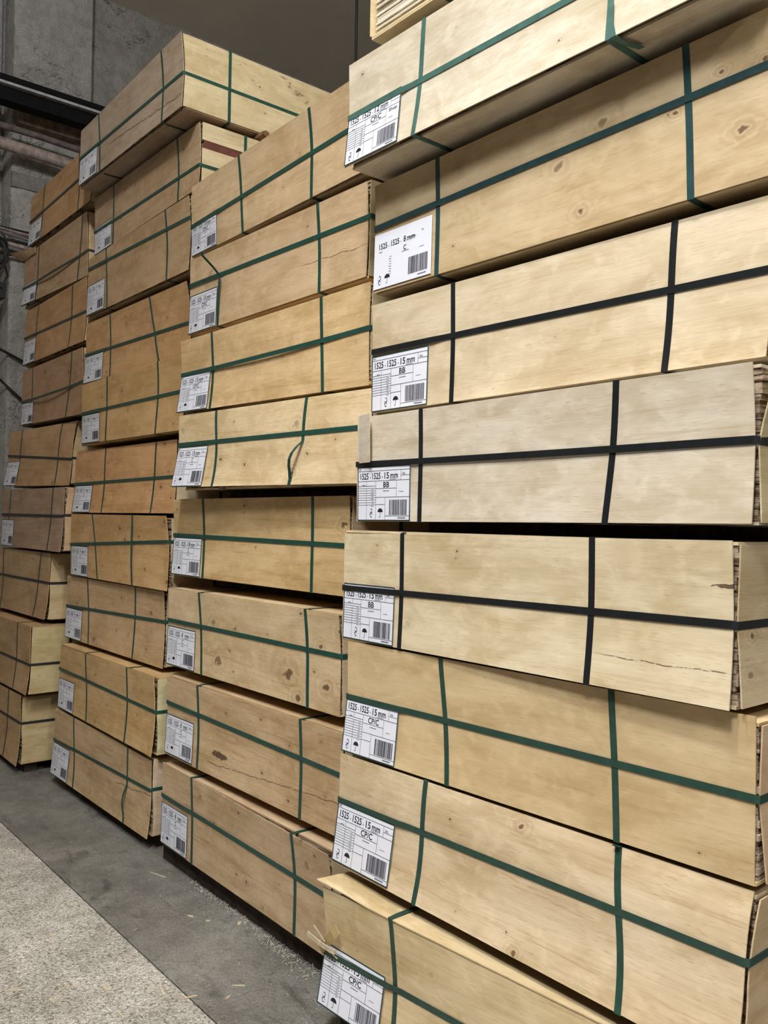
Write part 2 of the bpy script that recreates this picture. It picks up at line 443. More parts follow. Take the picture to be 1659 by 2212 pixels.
tube_obj('sagging_cable', [(-8.372, 2.0, 3.33), (-8.372, 2.344, 3.049), (-8.372, 2.44, 2.965), (-8.372, 2.546, 2.877), (-8.372, 3.0, 2.6)], .012, CABLE, 'dark cable sagging across the wall, lower of two', 'cable', 8)
tube_obj('ceiling_cable', [(-5.884, 4.5, 7.18), (-5.884, 4.5, 4.2)], .012, CABLE, 'dark cable hanging straight down from the ceiling behind the stacks', 'cable', 8)

# ------------------------------------------------------------------ printed labels
_txt = {}
def text2d(body):
    if body in _txt: return _txt[body]
    cu = bpy.data.curves.new('print', 'FONT'); cu.body = body; cu.resolution_u = 3; cu.size = 1.0; cu.offset = .018
    o = bpy.data.objects.new('print', cu)
    COL.objects.link(o)
    dg = bpy.context.evaluated_depsgraph_get()
    me = bpy.data.meshes.new_from_object(o.evaluated_get(dg))
    vs = [(v.co.x, v.co.y) for v in me.vertices]; fs = [tuple(p.vertices) for p in me.polygons]
    bpy.data.objects.remove(o); bpy.data.curves.remove(cu); bpy.data.meshes.remove(me)
    x0 = min(v[0] for v in vs); x1 = max(v[0] for v in vs)
    _txt[body] = (vs, fs, x0, x1)
    return _txt[body]

class Print:
    def __init__(s, P): s.P = P; s.m = MB()
    def rect(s, x0, y0, x1, y1):
        s.m.quad([s.P(x0, y1), s.P(x1, y1), s.P(x1, y0), s.P(x0, y0)])
    def hl(s, x0, x1, y, t=.0035): s.rect(x0, y - t, x1, y + t)
    def vl(s, x, y0, y1, t=.0022): s.rect(x - t, y0, x + t, y1)
    def text(s, body, x0, x1, base, cap):
        vs, fs, a, b = text2d(body); i = len(s.m.v); k = cap / .70
        s.m.v += [s.P(x0 + (vx - a) / (b - a) * (x1 - x0), base - vy * k) for vx, vy in vs]
        for f in fs: s.m.f.append(tuple(i + q for q in f)); s.m.uv.append([(0, 0)] * len(f))
    def poly(s, pts):
        s.m.quad([s.P(*p) for p in pts])
    def stroke(s, pts, w, asp):
        for (xa, ya), (xb, yb) in zip(pts[:-1], pts[1:]):
            dx, dy = (xb - xa) * asp, yb - ya; L = math.hypot(dx, dy) or 1
            nx, ny = -dy / L * w / asp, dx / L * w
            s.poly([(xa - nx, ya - ny), (xb - nx, yb - ny), (xb + nx, yb + ny), (xa + nx, ya + ny)])
    def build(s, name, mat, parent): return obj(name, s.m.mesh(name), mat, parent)

def make_label(root, corners, size, grade, shop=False, framed=True, bb=False, fine=True, seed=1):
    """corners: TL TR BR BL local points on the front board"""
    TL, TR, BR, BL = [Vector(c) for c in corners]
    nrm = (BR - BL).cross(TL - BL).normalized()
    def at(x, y, off):
        p = (TL * (1 - x) + TR * x) * (1 - y) + (BL * (1 - x) + BR * x) * y
        return tuple(p + nrm * off)
    r = random.Random(seed)
    m = MB(); nx, ny = 6, 4
    bumpy = {(i, j): r.uniform(0, .0008) for i in range(nx + 1) for j in range(ny + 1)}
    for i in range(nx):
        for j in range(ny):
            m.quad([at(a / nx, b / ny, .0006) for a, b in ((i, j + 1), (i + 1, j + 1), (i + 1, j), (i, j))])
    paper = obj('label', m.mesh('label', True), PAPER, root)
    paper['label'] = 'white printed package label' + (' with green frame' if framed else '')
    P = lambda x, y: at(x, y, .0011)
    asp = (TR - TL).length / (BL - TL).length
    if framed:
        f = Print(lambda x, y: at(x, y, .0013)); t = .014; ty = t * asp
        f.rect(0, 0, 1, ty); f.rect(0, 1 - ty, 1, 1); f.rect(0, ty, t, 1 - ty); f.rect(1 - t, ty, 1, 1 - ty)
        f.build('label_frame', FRAME, paper)
        q = Print(P)
        q.hl(.01, .99, .085); q.hl(.01, .99, .27); q.vl(.83, .085, .27); q.hl(.83, .99, .185)
        q.vl(.36, .27, .985); q.hl(.01, .36, .36)
        q.vl(.18, .27, .36); q.vl(.18, .40, .985)
        for k in range(8): q.hl(.01, .36, .40 + .044 * k, .003)
        q.hl(.36, .75, .41); q.vl(.75, .27, .57); q.hl(.36, .99, .57); q.vl(.54, .57, .985); q.hl(.36, .54, .70); q.hl(.54, .99, .91)
        q.build('printed_lines', INK, paper)['kind'] = 'stuff'
    tx = Print(P)
    if framed:
        tx.text('NK2', .025, .072, .065, .03)
        parts = size.split()
        tx.text(parts[0], .055, .215, .232, .112); tx.text('x', .24, .26, .215, .036); tx.text(parts[1], .29, .45, .232, .112); tx.text('x', .475, .495, .215, .036)
        tx.text(parts[2], .525, .525 + .042 * len(parts[2]), .232, .112); tx.text('mm', .635, .775, .232, .112)
        gw = {'BB': .11, 'C': .05, 'CP/C': .20}[grade]
        tx.text(grade, .56 - gw / 2, .56 + gw / 2, .39, .098)
        if shop: tx.text('Shop', .80, .95, .36, .06)
        else: tx.text('Int.', .86, .91, .170, .04)
    else:
        parts = size.split()
        tx.text(parts[0], .09, .235, .29, .10); tx.text('x', .26, .276, .28, .03); tx.text(parts[1], .305, .45, .29, .10); tx.text('x', .475, .49, .28, .03)
        tx.text(parts[2], .525, .525 + .04 * len(parts[2]), .29, .10); tx.text('mm', .585, .72, .29, .10)
        tx.text(grade, .525, .575, .435, .085); tx.text('Int.', .83, .87, .20, .03)
    tx.build('printed_text', INK, paper)['kind'] = 'stuff'
    g = Print(P)
    if fine:
        for k in range(8):
            yy = (.422 if framed else .47) + .044 * k; w = r.uniform(.01, .035)
            g.rect(.30 - w, yy - .005, .318, yy + .005)
        g.rect(.09, .335, .15, .348); g.rect(.62, .246, .74, .256); g.rect(.50, .45, .62, .462); g.rect(.80, .47, .88, .478); g.rect(.78, .935, .92, .955)
        g.build('fine_print', GREY_INK, paper)['kind'] = 'stuff'
    bc = Print(P); x = .62; bx1 = .945
    y0, y1 = (.62, .895) if framed else (.60, .90)
    while x < bx1:
        w = r.choice((.003, .003, .005, .008, .012)); bc.rect(x, y0, min(x + w, bx1), y1); x += w + r.choice((.003, .003, .004, .007))
    bc.build('barcode', INK, paper)['kind'] = 'stuff'
    hx, ux = ((.27, .45) if bb else (.10, .27))
    if not framed: hx, ux = .11, .25
    um = Print(P); uy = .84; rx, ry = .050, .070
    um.poly([(ux + rx * math.cos(math.pi * k / 10), uy - ry * math.sin(math.pi * k / 10)) for k in range(11)])
    um.stroke([(ux, uy), (ux, uy + .08), (ux - .009, uy + .095), (ux - .02, uy + .085)], .005, asp)
    um.build('umbrella_symbol', INK, paper)
    hk = Print(P); hy = .86
    pts = [(hx - .012, hy - .075), (hx + .012, hy - .085), (hx + .024, hy - .06), (hx + .018, hy - .03), (hx - .012, hy + .01), (hx - .018, hy + .045), (hx, hy + .075), (hx + .02, hy + .06)]
    hk.stroke(pts, .006, asp); hk.stroke([(hx - .03, hy - .03), (hx + .03, hy + .03)], .004, asp); hk.stroke([(hx - .03, hy + .02), (hx + .03, hy - .02)], .004, asp)
    hk.build('hook_symbol', INK, paper)
    return paper

# ------------------------------------------------------------------ plywood packages
PK = {}
def P(n, x, y, yaw, zb, h, o, dz, v1, v2, hs, lab, knots):
    PK[n] = dict(x=x, y=y, yaw=math.radians(yaw), zb=zb, h=h, o=o, dz=dz, v1=v1, v2=v2, hs=hs, lab=lab, knots=knots)
P('A1',-2.507,1.901,0.28,3.090,0.379,(0.014, 0.028, -0.005, 0.015),(0.0005, -0.0006, 0, 0),(0.262, 0.242),(0.744, 0.744),(0.481, 0.443),(0.003, 0.514, 0.289),[(0.966, 0.069, 0.0054, 0.9), (0.61, 0.166, 0.0061, 0.7), (0.076, 0.319, 0.007, 0.8), (0.549, 0.286, 0.0046, 0.3)])
P('A2',-2.490,2.015,0.10,2.647,0.405,(0.01, 0.008, 0.012, 0.007),(-0.0003, 0.0046, 0, 0),(0.222, 0.223),(0.835, 0.847),(0.597, 0.667),(0.002, 0.532, 0.312),[(0.857, 0.215, 0.0166, 0.5), (1.014, 0.297, 0.0184, 0.5), (1.369, 0.3, 0.0082, 0.9), (1.427, 0.136, 0.0148, 0.8), (1.241, 0.241, 0.0085, 0.9), (0.942, 0.059, 0.0121, 0.7), (0.418, 0.082, 0.0062, 0.9), (1.221, 0.243, 0.0049, 0.5), (1.487, 0.285, 0.0089, 0.7)])
P('A3',-2.517,2.032,0.01,2.211,0.400,(0.01, 0.001, -0.008, 0.031),(0.0024, -0.0027, 0, 0),(0.282, 0.285),(0.825, 0.82),(0.566, 0.536),(0.002, 0.521, 0.312),[(0.766, 0.142, 0.0116, 0.15), (0.146, 0.214, 0.0101, 0.2), (0.87, 0.152, 0.0042, 0.4), (0.625, 0.023, 0.0046, 0.3)])
P('A4',-2.507,1.957,-0.47,1.808,0.378,(0.001, -0.003, 0.027, 0.021),(-0.0028, -0.0065, -0.0002, 0.0037),(0.234, 0.232),(0.753, 0.73),(0.548, 0.521),(0.007, 0.519, 0.297),[(0.682, 0.03, 0.0071, 0.15), (0.228, 0.022, 0.0065, 0.2)])
P('A5',-2.545,1.935,-0.36,1.376,0.392,(0.001, 0.006, 0.018, 0.023),(-0.0114, -0.005, 0.0037, 0.0003),(0.218, 0.217),(0.738, 0.732),(0.479, 0.502),(0.007, 0.527, 0.29),[(0.6, 0.34, 0.0059, 0.7), (0.196, 0.35, 0.0049, 0.6), (0.595, 0.318, 0.0044, 0.5), (0.371, 0.087, 0.0155, 0.15)])
P('A6',-2.502,1.937,0.41,0.974,0.389,(0.012, 0.032, 0.003, 0.001),(0, -0.007, 0.0023, -0.0),(0.317, 0.35),(0.742, 0.759),(0.494, 0.516),(0.002, 0.507, 0.285),[(1.39, 0.036, 0.0044, 0.8), (0.676, 0.355, 0.0028, 0.5)])
P('A7',-2.506,1.909,0.18,0.573,0.388,(0.005, 0.038, -0.041, 0.049),(-0.004, 0.0005, -0.0025, 0),(0.29, 0.291),(0.764, 0.8),(0.569, 0.609),(0.002, 0.55, 0.312),[(0.563, 0.299, 0.0067, 0.9), (0.843, 0.353, 0.011, 0.9), (0.828, 0.052, 0.0049, 0.6), (0.865, 0.012, 0.0097, 0.8), (0.623, 0.039, 0.0053, 0.3)])
P('A8',-2.443,1.826,1.08,0.129,0.400,(0.039, 0.055, -0.042, 0.011),(-0.0058, 0.0012, 0, 0),(0.223, 0.246),(0.8, 0.8),(0.43, 0.57),(0.002, 0.51, 0.312),[(0.518, 0.293, 0.0132, 0.2), (0.17, 0.233, 0.0029, 0.6)])
P('B1',-4.214,2.133,-0.45,3.200,0.386,(0.003, -0.009, 0.034, 0.013),(-0.007, 0.0019, 0, 0),(0.34, 0.36),(0.75, 0.753),(0.425, 0.531),(0.002, 0.454, 0.285),[(0.915, 0.116, 0.0082, 0.35), (1.049, 0.225, 0.006, 0.4), (1.072, -0.003, 0.0079, 0.3)])
P('B2',-4.214,2.137,0.00,2.777,0.395,(0.007, 0.01, 0.012, 0.012),(0.012, 0.0033, -0.0094, 0.0031),(0.24, 0.21),(0.775, 0.791),(0.656, 0.625),(0.005, 0.513, 0.299),[(1.1, 0.316, 0.0103, 0.35), (0.705, 0.377, 0.0067, 0.4)])
P('B3',-4.151,2.077,0.61,2.341,0.396,(0.024, 0.038, -0.008, -0.005),(-0.012, 0.0086, 0.0058, -0.006),(0.207, 0.217),(0.792, 0.81),(0.534, 0.55),(0.003, 0.511, 0.303),[(0.927, 0.185, 0.0083, 0.25), (1.448, 0.177, 0.0056, 0.3)])
P('B4',-4.088,2.037,0.75,1.948,0.369,(0.014, 0.054, -0.024, 0.01),(0.012, 0.012, 0, 0),(0.239, 0.261),(0.716, 0.713),(0.591, 0.589),(0.005, 0.553, 0.298),[(1.031, 0.259, 0.0202, 0.35), (0.434, 0.131, 0.0112, 0.7), (0.65, 0.097, 0.0107, 0.6), (1.033, 0.051, 0.0118, 0.9), (1.313, 0.179, 0.0057, 0.7), (1.124, 0.13, 0.0098, 0.5), (0.526, 0.303, 0.009, 0.4), (0.042, 0.286, 0.0195, 0.2)])
P('B5',-4.285,2.113,0.35,1.494,0.411,(0.021, 0.022, 0.004, -0.004),(-0.0034, 0.0071, 0, 0),(0.214, 0.22),(0.835, 0.831),(0.526, 0.505),(0.004, 0.499, 0.306),[(1.489, 0.289, 0.017, 1.0), (0.043, 0.355, 0.0099, 0.9), (0.721, 0.377, 0.0111, 0.5), (0.819, 0.176, 0.0065, 0.7), (0.714, 0.337, 0.0066, 0.4)])
P('B6',-4.256,2.072,-0.04,1.024,0.407,(0.011, 0.012, 0.021, 0.005),(-0.004, 0.0019, 0, 0),(0.229, 0.253),(0.848, 0.855),(0.588, 0.591),(0.002, 0.516, 0.312),[(0.493, 0.274, 0.0204, 0.35), (0.703, 0.262, 0.0153, 0.35), (0.653, 0.154, 0.0087, 0.6), (0.548, 0.092, 0.0309, 0.4), (1.257, 0.389, 0.0099, 0.6), (1.537, 0.337, 0.0168, 0.5), (1.156, 0.118, 0.0315, 0.5), (1.391, 0.261, 0.0133, 0.6), (1.434, 0.098, 0.0186, 0.6), (1.23, 0.026, 0.0173, 0.55), (0.694, 0.06, 0.0086, 0.4), (0.985, 0.268, 0.0083, 0.3), (1.347, 0.155, 0.0076, 0.5)])
P('B7',-4.199,2.050,0.02,0.564,0.411,(0.013, 0.017, 0.014, 0.009),(-0.0045, 0.005, 0, 0),(0.221, 0.231),(0.811, 0.813),(0.669, 0.593),(0.002, 0.525, 0.3),[(0.925, 0.355, 0.0082, 0.7), (1.152, 0.283, 0.0078, 0.9), (0.94, 0.119, 0.0081, 0.9), (1.151, 0.053, 0.0096, 0.9), (0.615, 0.325, 0.0065, 0.7), (1.409, 0.137, 0.0092, 0.4), (1.38, 0.35, 0.0093, 0.3), (0.713, 0.221, 0.0063, 0.4)])
P('B8',-4.201,2.026,-0.54,0.113,0.406,(-0.0, 0.006, 0.033, 0.018),(0.0044, -0.0063, -0.0019, 0),(0.221, 0.234),(0.827, 0.839),(0.599, 0.573),(0.004, 0.522, 0.3),[(0.429, 0.341, 0.0089, 0.8), (0.812, 0.366, 0.0105, 0.7), (0.571, 0.254, 0.0065, 0.9), (1.334, 0.402, 0.0077, 1.0), (1.425, 0.367, 0.0075, 1.0), (1.362, 0.31, 0.0188, 0.35), (0.794, 0.089, 0.0082, 0.6), (0.882, 0.085, 0.012, 0.7), (1.031, 0.021, 0.0077, 0.5), (1.144, 0.162, 0.0096, 0.3)])
P('C1',-5.766,2.092,0.01,4.005,0.399,(-0.001, 0.005, 0.03, 0.019),(-0.0089, 0.012, 0.0051, 0.0042),(0.214, 0.242),(0.836, 0.841),(0.493, 0.465),(0.005, 0.466, 0.311),[(1.307, 0.387, 0.0053, 0.9), (1.365, 0.366, 0.0052, 0.9), (0.813, 0.321, 0.0086, 0.4), (0.588, 0.16, 0.0088, 0.4)])
P('C2',-5.775,2.205,-0.05,3.589,0.379,(0.005, -0.002, 0.015, 0.02),(-0.0003, -0.012, -0.0041, 0.012),(0.216, 0.213),(0.821, 0.84),(0.407, 0.363),(0.006, 0.459, 0.291),[(1.322, 0.291, 0.0106, 0.7), (0.504, 0.301, 0.0118, 0.4), (0.662, 0.278, 0.0116, 0.4), (0.45, 0.133, 0.0151, 0.4), (1.185, 0.066, 0.0138, 0.4)])
P('C3',-5.792,2.173,-0.38,3.148,0.406,(-0.005, 0.005, 0.024, 0.019),(0, 0.0106, -0.0007, 0.0008),(0.204, 0.238),(0.804, 0.823),(0.815, 0.71),(0.002, 0.518, 0.312),[(1.372, 0.356, 0.008, 0.4)])
P('C4',-5.856,2.196,-0.00,2.704,0.408,(0.004, 0.019, 0.029, -0.012),(0.012, 0.0021, -0.0065, 0),(0.28, 0.288),(0.718, 0.748),(0.48, 0.442),(0.006, 0.45, 0.312),[(1.255, 0.251, 0.0079, 0.8), (1.032, 0.258, 0.0083, 0.6), (0.686, 0.304, 0.0091, 0.6), (1.188, 0.128, 0.0077, 0.9), (0.385, 0.039, 0.0086, 1.0), (0.655, 0.122, 0.0085, 0.4)])
P('C5',-5.735,2.128,-0.32,2.274,0.402,(0.002, 0.0, 0.031, 0.015),(0.0077, 0.0114, 0, 0),(0.297, 0.282),(0.799, 0.77),(0.513, 0.521),(0.012, 0.477, 0.312),[(0.772, 0.167, 0.0083, 0.9), (0.685, 0.296, 0.0142, 0.7), (0.353, 0.285, 0.012, 0.4), (1.411, 0.04, 0.0098, 0.5)])
P('C6',-5.877,2.146,-0.02,1.828,0.406,(-0.007, 0.028, 0.006, 0.019),(0.0099, -0.0002, 0, 0),(0.341, 0.344),(0.832, 0.814),(0.463, 0.498),(0.02, 0.438, 0.308),[(0.055, 0.391, 0.0099, 0.7), (0.57, 0.313, 0.0121, 0.6), (1.381, 0.388, 0.0109, 0.7), (1.346, 0.149, 0.013, 0.7), (0.547, 0.082, 0.0116, 0.5), (1.268, 0.281, 0.0081, 0.5), (1.429, 0.232, 0.0078, 0.5), (0.078, 0.28, 0.0096, 0.6), (1.48, 0.086, 0.0075, 0.7), (0.292, 0.232, 0.0124, 0.4), (0.382, 0.036, 0.0088, 0.5)])
P('C7',-5.864,2.119,-0.39,1.410,0.399,(0.002, -0.002, 0.031, 0.018),(0.0093, -0.0043, 0.0045, -0.0053),(0.266, 0.329),(0.698, 0.692),(0.5, 0.657),(0.017, 0.488, 0.308),[(0.858, 0.321, 0.0112, 0.9), (1.139, 0.278, 0.0107, 0.8), (1.497, 0.368, 0.0102, 0.8), (1.223, 0.103, 0.0157, 0.5), (1.514, 0.051, 0.0149, 0.5), (0.931, 0.259, 0.0138, 0.5), (0.873, 0.008, 0.0082, 0.6), (0.577, 0.09, 0.0115, 0.4)])
P('C8',-5.958,2.138,-0.13,0.974,0.415,(0.003, 0.013, 0.015, 0.015),(0.0051, -0.0, 0.0058, -0.0056),(0.249, 0.282),(0.753, 0.736),(0.507, 0.608),(0.002, 0.487, 0.302),[(0.939, 0.338, 0.0084, 1.0), (1.354, 0.283, 0.0158, 0.6), (0.517, 0.043, 0.0261, 0.45), (0.863, 0.131, 0.0111, 0.7), (1.044, 0.131, 0.0108, 0.7), (1.303, 0.078, 0.013, 0.7), (0.033, 0.374, 0.0095, 0.9), (0.521, 0.239, 0.0147, 0.4), (1.366, 0.182, 0.0052, 0.8), (0.19, 0.241, 0.0123, 0.4)])
P('C9',-5.850,2.058,-0.58,0.528,0.414,(-0.003, 0.008, 0.023, 0.031),(-0.012, -0.0064, 0.0068, -0.003),(0.314, 0.354),(0.756, 0.759),(0.63, 0.561),(0.005, 0.484, 0.294),[(0.656, 0.305, 0.0084, 0.8), (1.299, 0.176, 0.0075, 0.9), (0.853, 0.153, 0.0081, 0.6), (1.5, 0.322, 0.0073, 0.8), (0.683, 0.028, 0.0082, 0.6), (1.491, 0.036, 0.0072, 0.7)])
P('C10',-5.889,2.049,-0.22,0.083,0.416,(-0.001, 0.025, 0.008, 0.027),(0.0064, -0.0103, -0.0063, -0.0087),(0.227, 0.272),(0.796, 0.795),(0.52, 0.614),(0.002, 0.486, 0.306),[(1.386, 0.577, 0.0125, 0.3)])
P('D1',-7.235,2.228,-0.15,3.973,0.431,(-0.012, 0.013, 0.009, 0.024),(-0.0044, 0.0079, 0, 0.009),(0.243, 0.215),(0.805, 0.827),(0.489, 0.565),(0.002, 0.424, 0.312),[(0.712, 0.373, 0.0116, 0.7), (0.88, 0.197, 0.0111, 0.4)])
P('D2',-7.326,2.222,0.28,3.495,0.444,(-0.006, 0.032, 0.012, -0.003),(0.0007, 0.012, 0, -0.0042),(0.252, 0.249),(0.941, 0.868),(0.341, 0.387),(0.025, 0.401, 0.312),[(0.257, 0.314, 0.0126, 0.6)])
P('D3',-7.256,2.211,-0.06,3.011,0.450,(-0.017, 0.012, 0.012, 0.029),(0.0039, 0.004, 0, -0.0002),(0.225, 0.2),(0.799, 0.784),(0.498, 0.466),(0.013, 0.423, 0.285),[(0.601, 0.118, 0.011, 0.6)])
P('D4',-7.258,2.201,-0.13,2.520,0.452,(-0.005, 0.011, 0.017, 0.014),(-0.0008, 0.0086, -0.0021, -0.0106),(0.193, 0.189),(0.846, 0.769),(0.438, 0.494),(0.021, 0.398, 0.285),[(0.558, 0.376, 0.0149, 0.6), (1.081, 0.32, 0.0139, 0.6), (1.328, 0.301, 0.01, 0.6)])
P('D5',-7.439,2.170,0.67,2.029,0.453,(0.004, 0.052, -0.032, 0.017),(0.0012, 0.012, -0.0027, -0.0108),(0.219, 0.196),(0.817, 0.808),(0.564, 0.406),(0.011, 0.445, 0.285),[(1.056, 0.022, 0.0104, 0.7), (1.382, 0.018, 0.0101, 0.5)])
P('D6',-7.276,2.082,0.05,1.562,0.440,(0.02, 0.013, -0.002, 0.023),(0, 0, -0.0069, -0.0061),(0.182, 0.067),(0.846, 0.805),(0.56, 0.56),(0.012, 0.47, 0.297),[(0.911, 0.386, 0.0129, 0.5), (0.451, 0.363, 0.0136, 0.4)])
P('D7',-7.522,2.082,-0.06,1.070,0.469,(0.001, 0.025, -0.007, 0.034),(0, 0, 0.0013, 0.0034),(0.209, 0.227),(0.858, 0.817),(0.55, 0.55),None,[(1.002, 0.409, 0.0099, 0.6), (0.967, 0.162, 0.0137, 0.6)])
P('D8',-7.464,1.954,-0.30,0.571,0.466,(0.001, 0.028, 0.006, 0.034),(0, 0, 0.0009, -0.0),(0.23, 0.24),(0.788, 0.787),(0.44, 0.44),None,[(1.294, 0.228, 0.0156, 0.7), (0.852, 0.438, 0.0099, 0.7)])
P('D9',-7.584,1.938,-0.34,0.068,0.471,(0.012, 0.017, 0.009, 0.034),(0, 0, 0.0107, -0.0088),(0.23, 0.24),(0.802, 0.768),(0.61, 0.61),None,[])

STACKS = {k: [n for n in PK if n[0] == k] for k in 'ABCD'}

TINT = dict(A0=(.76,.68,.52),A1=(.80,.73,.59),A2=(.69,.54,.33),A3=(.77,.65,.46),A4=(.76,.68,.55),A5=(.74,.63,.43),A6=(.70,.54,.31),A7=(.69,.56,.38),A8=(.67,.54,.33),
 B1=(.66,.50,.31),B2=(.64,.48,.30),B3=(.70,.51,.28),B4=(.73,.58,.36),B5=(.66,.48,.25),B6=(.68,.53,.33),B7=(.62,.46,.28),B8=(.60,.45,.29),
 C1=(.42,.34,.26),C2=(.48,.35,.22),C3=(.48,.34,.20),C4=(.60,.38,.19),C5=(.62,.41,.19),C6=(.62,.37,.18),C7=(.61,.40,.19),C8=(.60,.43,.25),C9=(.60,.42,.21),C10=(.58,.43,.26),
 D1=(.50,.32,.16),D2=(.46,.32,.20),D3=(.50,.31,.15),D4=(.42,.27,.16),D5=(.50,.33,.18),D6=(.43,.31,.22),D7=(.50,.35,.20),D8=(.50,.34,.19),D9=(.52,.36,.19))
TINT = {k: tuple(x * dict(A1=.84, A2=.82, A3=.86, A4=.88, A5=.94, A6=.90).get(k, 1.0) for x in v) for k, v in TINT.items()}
SIDE_TINT = dict(A=(.58,.48,.30),B=(.62,.51,.32),C=(.62,.52,.35),D=(.60,.46,.28))
CRACKS = dict(A5=[(1.10,.082,1.527,.082,.0022)],B2=[(1.0,.150,1.527,.133,.0028)],C1=[(.45,.14,1.527,.067,.006)],C10=[(1.0,.180,1.527,.226,.004)],B7=[(.363,.05,1.527,.132,.003)],C2=[],C5=[])
TEARS = dict(B7=[(.56,.112,.075,.017)],A5=[(1.525,.2855,.050,.006)])
ORD = ['top', 'second', 'third', 'fourth', 'fifth', 'sixth', 'seventh', 'eighth', 'ninth', 'tenth']
WHERE = dict(A='nearest stack on the right', B='second stack from the right', C='third stack from the right', D='far left stack')
NTOT = dict(A=9, B=8, C=10, D=9)
LOOK = dict(A0='bare-fronted plywood package', A1='pale plywood package with Shop label', A2='plywood package with unframed 8 mm label', A3='pale black-strapped plywood package',
 A4='pale black-strapped plywood package with splayed side board', A5='black-strapped plywood package with split corner', A6='plain yellowish plywood package with green straps', A7='blotchy knotted plywood package with green straps', A8='lowest plywood package with lifted top cover',
 B1='green-strapped plywood package', B2='cracked plywood package with a snapped strap', B3='honey plywood package', B4='knotted plywood package with a loose strap', B5='honey plywood package with dark knot hole',
 B6='plywood package with swirling knots', B7='plywood package with dark torn patch', B8='lowest plywood package with stained corner',
 C1='topmost plywood package with worm-tracked side', C2='plywood package with red-striped side', C3='plywood package with high strap', C4='orange-brown plywood package with slack strap', C5='orange-brown plywood package',
 C6='reddish knotted plywood package', C7='orange plywood package with ragged sheet edges', C8='plywood package with round knots', C9='orange plywood package with chipped corner', C10='lowest plywood package by the floor',
 D1='brown plywood package', D2='brown plywood package with slanting strap', D3='brown plywood package', D4='dark brown plywood package', D5='brown plywood package with splayed board', D6='greyish plywood package with frayed edge',
 D7='plywood package with bright side board', D8='plywood package with knotted side', D9='lowest plywood package')
def where(n):
    k = n[0]; i = int(n[1:]) - (0 if k == 'A' else 1)
    return ORD[i] + ' of the ' + WHERE[k]

def bent_board(name, L, H, off, thick, axis, nu=14, nv=8, dz=None, z0=0.0, uvoff=(0, 0), start=None):
    """thin board L x H; off(u,v) = outward displacement; axis 'x': board runs along x facing -y; 'y': runs along y facing +x"""
    m = MB(); F = {}; B = {}
    for i in range(nu + 1):
        for j in range(nv + 1):
            u = L * i / nu; v = H * j / nv; o = off(u, v)
            z = v + z0 + (dz(u, v) if dz else 0)
            if axis == 'x': a, b = (u, -o, z), (u, -o + thick, z)
            else:
                if start: s0 = start(v); u = s0 + (L - s0) * i / nu
                a, b = (o, u, z), (o - thick, u, z)
            F[i, j] = len(m.v); m.v.append(a); B[i, j] = len(m.v); m.v.append(b)
    uvp = lambda i, j: (L * i / nu + uvoff[0], H * j / nv + uvoff[1])
    def q(ids, ij): m.f.append(tuple(ids)); m.uv.append([uvp(*t) for t in ij])
    for i in range(nu):
        for j in range(nv):
            c = [(i, j), (i+1, j), (i+1, j+1), (i, j+1)]
            q([F[t] for t in c], c); c2 = c[::-1]; q([B[t] for t in c2], c2)
    def rim(ids, ij):
        k0 = len(m.v); m.v += [m.v[t] for t in ids]; m.f.append((k0, k0 + 1, k0 + 2, k0 + 3)); m.uv.append([uvp(*t) for t in ij])
    for i in range(nu):
        rim([B[i,0], B[i+1,0], F[i+1,0], F[i,0]], [(i,0),(i+1,0),(i+1,0),(i,0)]); rim([F[i,nv], F[i+1,nv], B[i+1,nv], B[i,nv]], [(i,nv),(i+1,nv),(i+1,nv),(i,nv)])
    for j in range(nv):
        rim([F[0,j], F[0,j+1], B[0,j+1], B[0,j]], [(0,j),(0,j+1),(0,j+1),(0,j)]); rim([B[nu,j], B[nu,j+1], F[nu,j+1], F[nu,j]], [(nu,j),(nu,j+1),(nu,j+1),(nu,j)])
    me = m.mesh(name, True)
    return me

CORNER_GAP = dict(A4=.004, A5=.004, A6=.004, A7=.004, C7=.008, C9=.008, C10=.006, D5=.006, D6=.008, D9=.008, C4=.006, C3=.004, C8=.006)
SIDE_FLARE = dict(A4=(.055, .012), A5=(.006, .014), A6=(.004, .012), A7=(.006, .004), B3=(.004, .008), D7=(.002, .002), B2=(.010, .004), C1=(.001, .001))
SIDE_FRONT = dict(A4=(.006, .004), A5=(.010, .014), A6=(.006, .016), A7=(.012, .010), C4=(.014, .018), C7=(.020, .026), C8=(.010, .012), C9=(.012, .022), C10=(.002, .022), D5=(.012, .004), D6=(.016, .016), D7=(.002, .018), D9=(.004, .026), D8=(.004, .010))
SLACK = {('C7', 'v2'): .03, ('C10', 'v2'): .03, ('B4', 'v2'): .055, ('D2', 'h'): .04, ('D4', 'h'): .05, ('B3', 'h'): .02, ('A4', 'h'): .006, ('C4', 'v2'): .03, ('B2', 'v1'): .03}
SPEC = dict(A1=('1525 1525 12', 'CP/C'), A2=('1525 1525 8', 'C'), A3=('1525 1525 15', 'BB'), A4=('1525 1525 15', 'BB'), A5=('1525 1525 15', 'BB'), A6=('1525 1525 15', 'CP/C'), A7=('1525 1525 15', 'CP/C'), A8=('1525 1525 15', 'CP/C'),
 B1=('1525 1525 15', 'CP/C'), B2=('1525 1525 15', 'CP/C'), B3=('1525 1525 15', 'CP/C'), B4=('1525 1525 15', 'C'), B5=('1525 1525 18', 'C'), B6=('1525 1525 8', 'C'), B7=('1525 1525 8', 'C'), B8=('1525 1525 8', 'C'))
SHEET_T = dict(A0=.0096, A4=.015, A5=.015, A6=.015, A7=.015)
sheet_cache = {}
SW = .020

